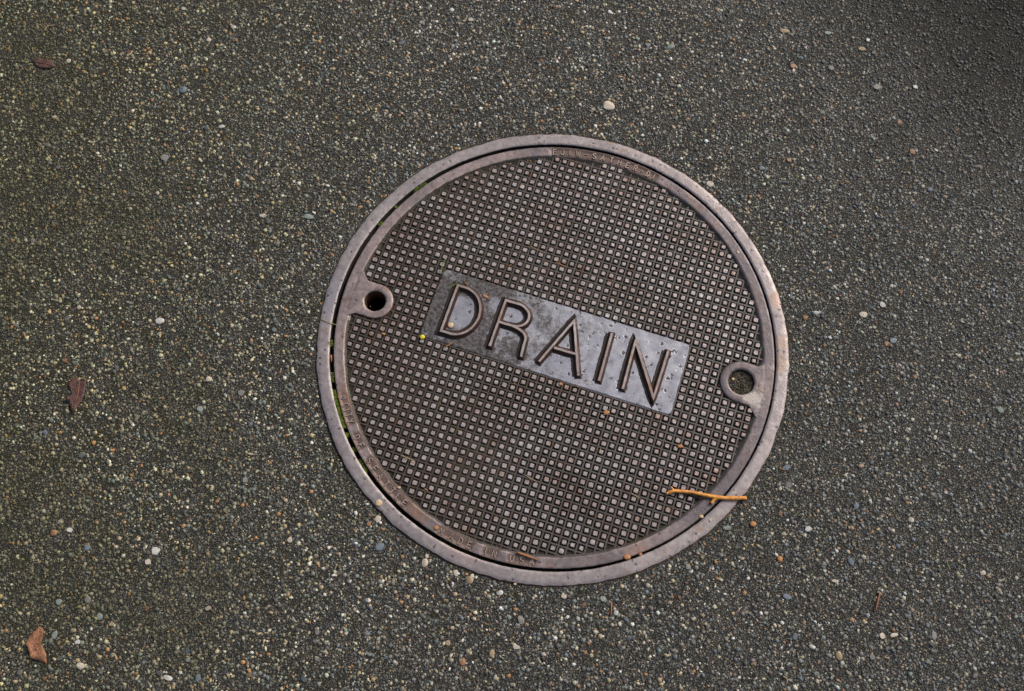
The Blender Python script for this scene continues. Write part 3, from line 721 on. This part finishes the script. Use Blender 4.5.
stick(382, 487, 389, 495, .0012, M_straw, 'thick yellow straw lodged in the gap beside the cream seed', 'straw', -.001, name='straw')
stick(331, 355, 331.5, 362, .0016, M_stick, 'rusty brown needle stuck in the gap at the far left', 'needle', -.003, name='needle')
stick(947, 562, 950, 570, .0006, M_green, 'short green needle on the asphalt at the lower right', 'needle', .002, name='needle')
stick(852, 541, 856, 550, .0007, M_straw, 'pale straw on the asphalt right of the twig', 'straw', .002, bend=1, name='straw')
stick(452, 108.5, 461, 109.5, .0007, M_straw, 'pale straw on the asphalt above the cover ring', 'straw', .002, name='straw')
stick(503, 72, 508, 83, .0007, M_straw, 'upright tan straw on the asphalt near the top middle', 'straw', .002, name='straw')
stick(44, 31, 55, 25, .0009, M_straw, 'curved yellow straw on the asphalt above the small top left leaf', 'straw', .002, bend=2, name='straw')
stick(342.3, 338, 333, 349, .0016, M_green, 'bright green blade growing out of the left gap', 'grass blade', -.0012, bend=2, name='grass_blade')
stick(783, 676, 786, 685, .0008, M_straw, 'curled pale straw on the asphalt at the bottom right', 'straw', .002, bend=3, name='straw')

def fleck(u, v, ru, rv, z, mat, label, cat, name, h=.5, rot=0):
    s = (at(u, v, z) - Vector(CAMP)).length / FPX; bm = bmesh.new(); bmesh.ops.create_icosphere(bm, subdivisions=2, radius=1)
    for q in bm.verts:
        k = 1 + .22 * mnoise.noise(q.co * 1.5 + Vector((u, v, 0))); q.co = Vector((q.co.x * ru * s * k, q.co.y * rv * s * k, q.co.z * min(ru, rv) * s * h))
        d = math.hypot(q.co.x / (ru * s), q.co.y / (rv * s))
        if q.co.z > 0: q.co.z -= (1 - min(1, d)) * min(ru, rv) * s * h * .45         # dished top
    o = obj(name, bm, mat, None, True); o.location = at(u, v, z + min(ru, rv) * s * h * .6); o.rotation_euler = (0, 0, rot); tag(o, label, cat)
fleck(378.6, 503, 3.6, 3.6, Z_R, M_cream, 'round cream seed on the ring at the lower left', 'seed', 'seed', .35)
fleck(627, 557.2, 3.5, 2.6, Z_RIM, M_orange, 'orange seed husk on the bottom rim', 'seed', 'seed')
fleck(640.5, 554.3, 1.8, 1.4, Z_RIM, M_orange, 'tiny orange crumb beside the husk on the bottom rim', 'crumb', 'crumb')
fleck(701.3, 516.5, 2.2, 1.8, Z_RIM, M_cream, 'tan crumb at the rim just below the orange twig', 'crumb', 'crumb')
fleck(710.2, 520, 1.2, 1.6, Z_R, M_cream, 'tiny cream crumb on the ring below the twig', 'crumb', 'crumb')
fleck(753, 524, 3.2, 2.6, .0008, M_orange, 'round orange seed on the asphalt right of the ring and twig', 'seed', 'seed', .5)
fleck(780, 559, 2.8, 2.8, .0008, M_orange, 'orange brown seed on the asphalt farther below the twig', 'seed', 'seed', .5)
fleck(606.3, 412.6, 3.3, 2.4, Z_RIM, M_orange, 'orange bract on the studs below the letter I', 'bract', 'bract')
fleck(680.3, 446.2, 2.8, 1.8, Z_RIM, M_orange, 'orange bract on the studs below the letter N', 'bract', 'bract')
fleck(560.6, 384, 2, 1.7, Z_PL + .001, M_orange, 'small orange crumb at the lower plate edge below the letter A', 'crumb', 'crumb')
fleck(422.3, 336.9, 2.7, 2.4, Z_RIM, M_yellow, 'bright yellow petal on the studs left of the letter D', 'petal', 'petal', .5)
fleck(450.5, 325.2, 3.2, 3.0, Z_PL, M_cream, 'cream crumb lying inside the letter D', 'crumb', 'crumb', .4)
fleck(485.4, 296.2, 3.4, 1.6, Z_PL, M_orange, 'tan bract on the name plate between the letters D and R', 'bract', 'bract', .4, -.5)
fleck(436.3, 528, 2.4, 2.0, Z_RIM, M_orange, 'orange bract on the rim just before the word MADE', 'bract', 'bract')
fleck(399, 487.4, 1.8, 1.2, Z_RIM, M_cream, 'tiny white flake on the rim beside the word SEATTLE', 'flake', 'flake', .3)
fleck(738, 252, 1.3, 1.3, Z_RIM, M_cream, 'tiny white flake on the right rim', 'flake', 'flake', .3)
fleck(383.4, 333.8, 2.2, 1.3, Z_RIM, M_orange, 'small orange bract on the studs below the open lifting hole', 'bract', 'bract', .5, -.4)
fleck(515, 584 - 0, 1.6, 1.1, .002, M_cream, 'tiny cream flake on the asphalt edge below the ring', 'flake', 'flake', .3)
fleck(733, 379, 1.6, 1.4, -.003, M_cream, 'pale grit grain on the soil in the right lifting hole', 'grit', 'grit', .6)

bm = bmesh.new()                                           # uncountable specks of litter
for k in range(420):
    if k < 260:
        a, r = random.uniform(0, 6.28), .315 * math.sqrt(random.random()); x, y, z = r * math.cos(a), r * math.sin(a), Z_BASE + .0018 + random.choice([0, .0018])
    else:
        x, y = random.uniform(-.95, .85), random.uniform(-.52, .64); z = .002
        if math.hypot(x, y) < .35: continue
    L = random.uniform(.0008, .0022) * (1 if random.random() < .8 else 2.2); w_ = random.uniform(.0004, .0008); a = random.uniform(0, 6.28)
    d = Vector((math.cos(a), math.sin(a), random.uniform(-.2, .2))) * L; s = Vector((-math.sin(a), math.cos(a), 0)) * w_; c_ = Vector((x, y, z)); u_ = Vector((0, 0, .0005))
    q = [bm.verts.new(p) for p in (c_ - d, c_ + s, c_ + d, c_ - s, c_ + u_)]
    mi = random.choice([0, 0, 1, 2])
    for i in range(4): bm.faces.new((q[i], q[(i + 1) % 4], q[4])).material_index = mi
tag(obj('litter', bm, [M_orange, M_straw, M_stick]), 'scattered orange and straw coloured specks over the cover and asphalt', 'litter', None, 'stuff')

def leaf(out, k, org, label, mat, stem=None, rib=None, curl=.004):
    s0 = [(org[0] + a / k, org[1] + b / k) for a, b in out]
    P = [at(u, v) for u, v in s0]; c0 = sum(P, Vector()) / len(P); root = tag(empty('dead_leaf', (c0.x, c0.y, .0015)), label, 'leaf')
    Q = [p - c0 for p in P]; N = len(Q); fine = []
    for i in range(N):
        for t in (0, .33, .66): 
            p = Q[i].lerp(Q[(i + 1) % N], t); fine.append(p * (1 + .05 * mnoise.noise(p * 400)))
    ax = (Q[N // 2] - Q[0]).normalized()
    bm = bmesh.new(); rows = []
    for sc_ in (1, .75, .5, .25):
        row = []
        for p in fine:
            q = p * sc_; off = abs(q.x * ax.y - q.y * ax.x); z = off * off * curl / .0001 * .28 + .0010 * mnoise.noise(q * 90) + .0004 * mnoise.noise(q * 350) + .0012
            row.append(bm.verts.new((q.x, q.y, z)))
        rows.append(row)
    ce = bm.verts.new((0, 0, .0010)); F_ = len(fine)
    for a, b in zip(rows, rows[1:]):
        for i in range(F_): bm.faces.new((a[i], a[(i + 1) % F_], b[(i + 1) % F_], b[i]))
    for i in range(F_): bm.faces.new((rows[-1][i], rows[-1][(i + 1) % F_], ce))
    o = obj('blade', bm, mat, root, True); md = o.modifiers.new('thickness', 'SOLIDIFY'); md.thickness = .0003
    for name, pp, r in (('midrib', rib, .00045), ('stalk', stem, .0007)):
        if pp:
            bm = bmesh.new(); pts = [at(org[0] + a / k, org[1] + b / k) - c0 for a, b in pp]; pts = [Vector((p.x, p.y, .0018)) for p in pts]; tube(bm, pts, [r] * (len(pts) - 1) + [r * .5], 6); obj(name, bm, M_vein, root, True)
leaf([(160, 437), (178, 450), (175, 480), (165, 505), (185, 545), (190, 585), (165, 575), (125, 560), (115, 520), (108, 500), (125, 470)], 3.927, (0, 515), 'brown curled dead leaf on the asphalt at the bottom left corner', M_leaf2, None, [(155, 445), (150, 490), (140, 510), (165, 555), (187, 580)])
leaf([(290, 290), (275, 240), (262, 235), (285, 215), (275, 175), (285, 155), (305, 150), (322, 165), (345, 165), (340, 200), (325, 240)], 3.938, (0, 340), 'reddish dead leaf with a pale stalk on the asphalt at the left middle', M_leaf, [(318, 162), (325, 150), (345, 158), (370, 165)], [(318, 162), (312, 210), (292, 280)])
leaf([(130, 240), (150, 234), (170, 235), (210, 245), (222, 262), (195, 272), (160, 268), (140, 258)], 3.938, (0, 0), 'small red brown leaf scrap on the asphalt at the top left', M_leaf, None, [(138, 246), (180, 254), (215, 261)])
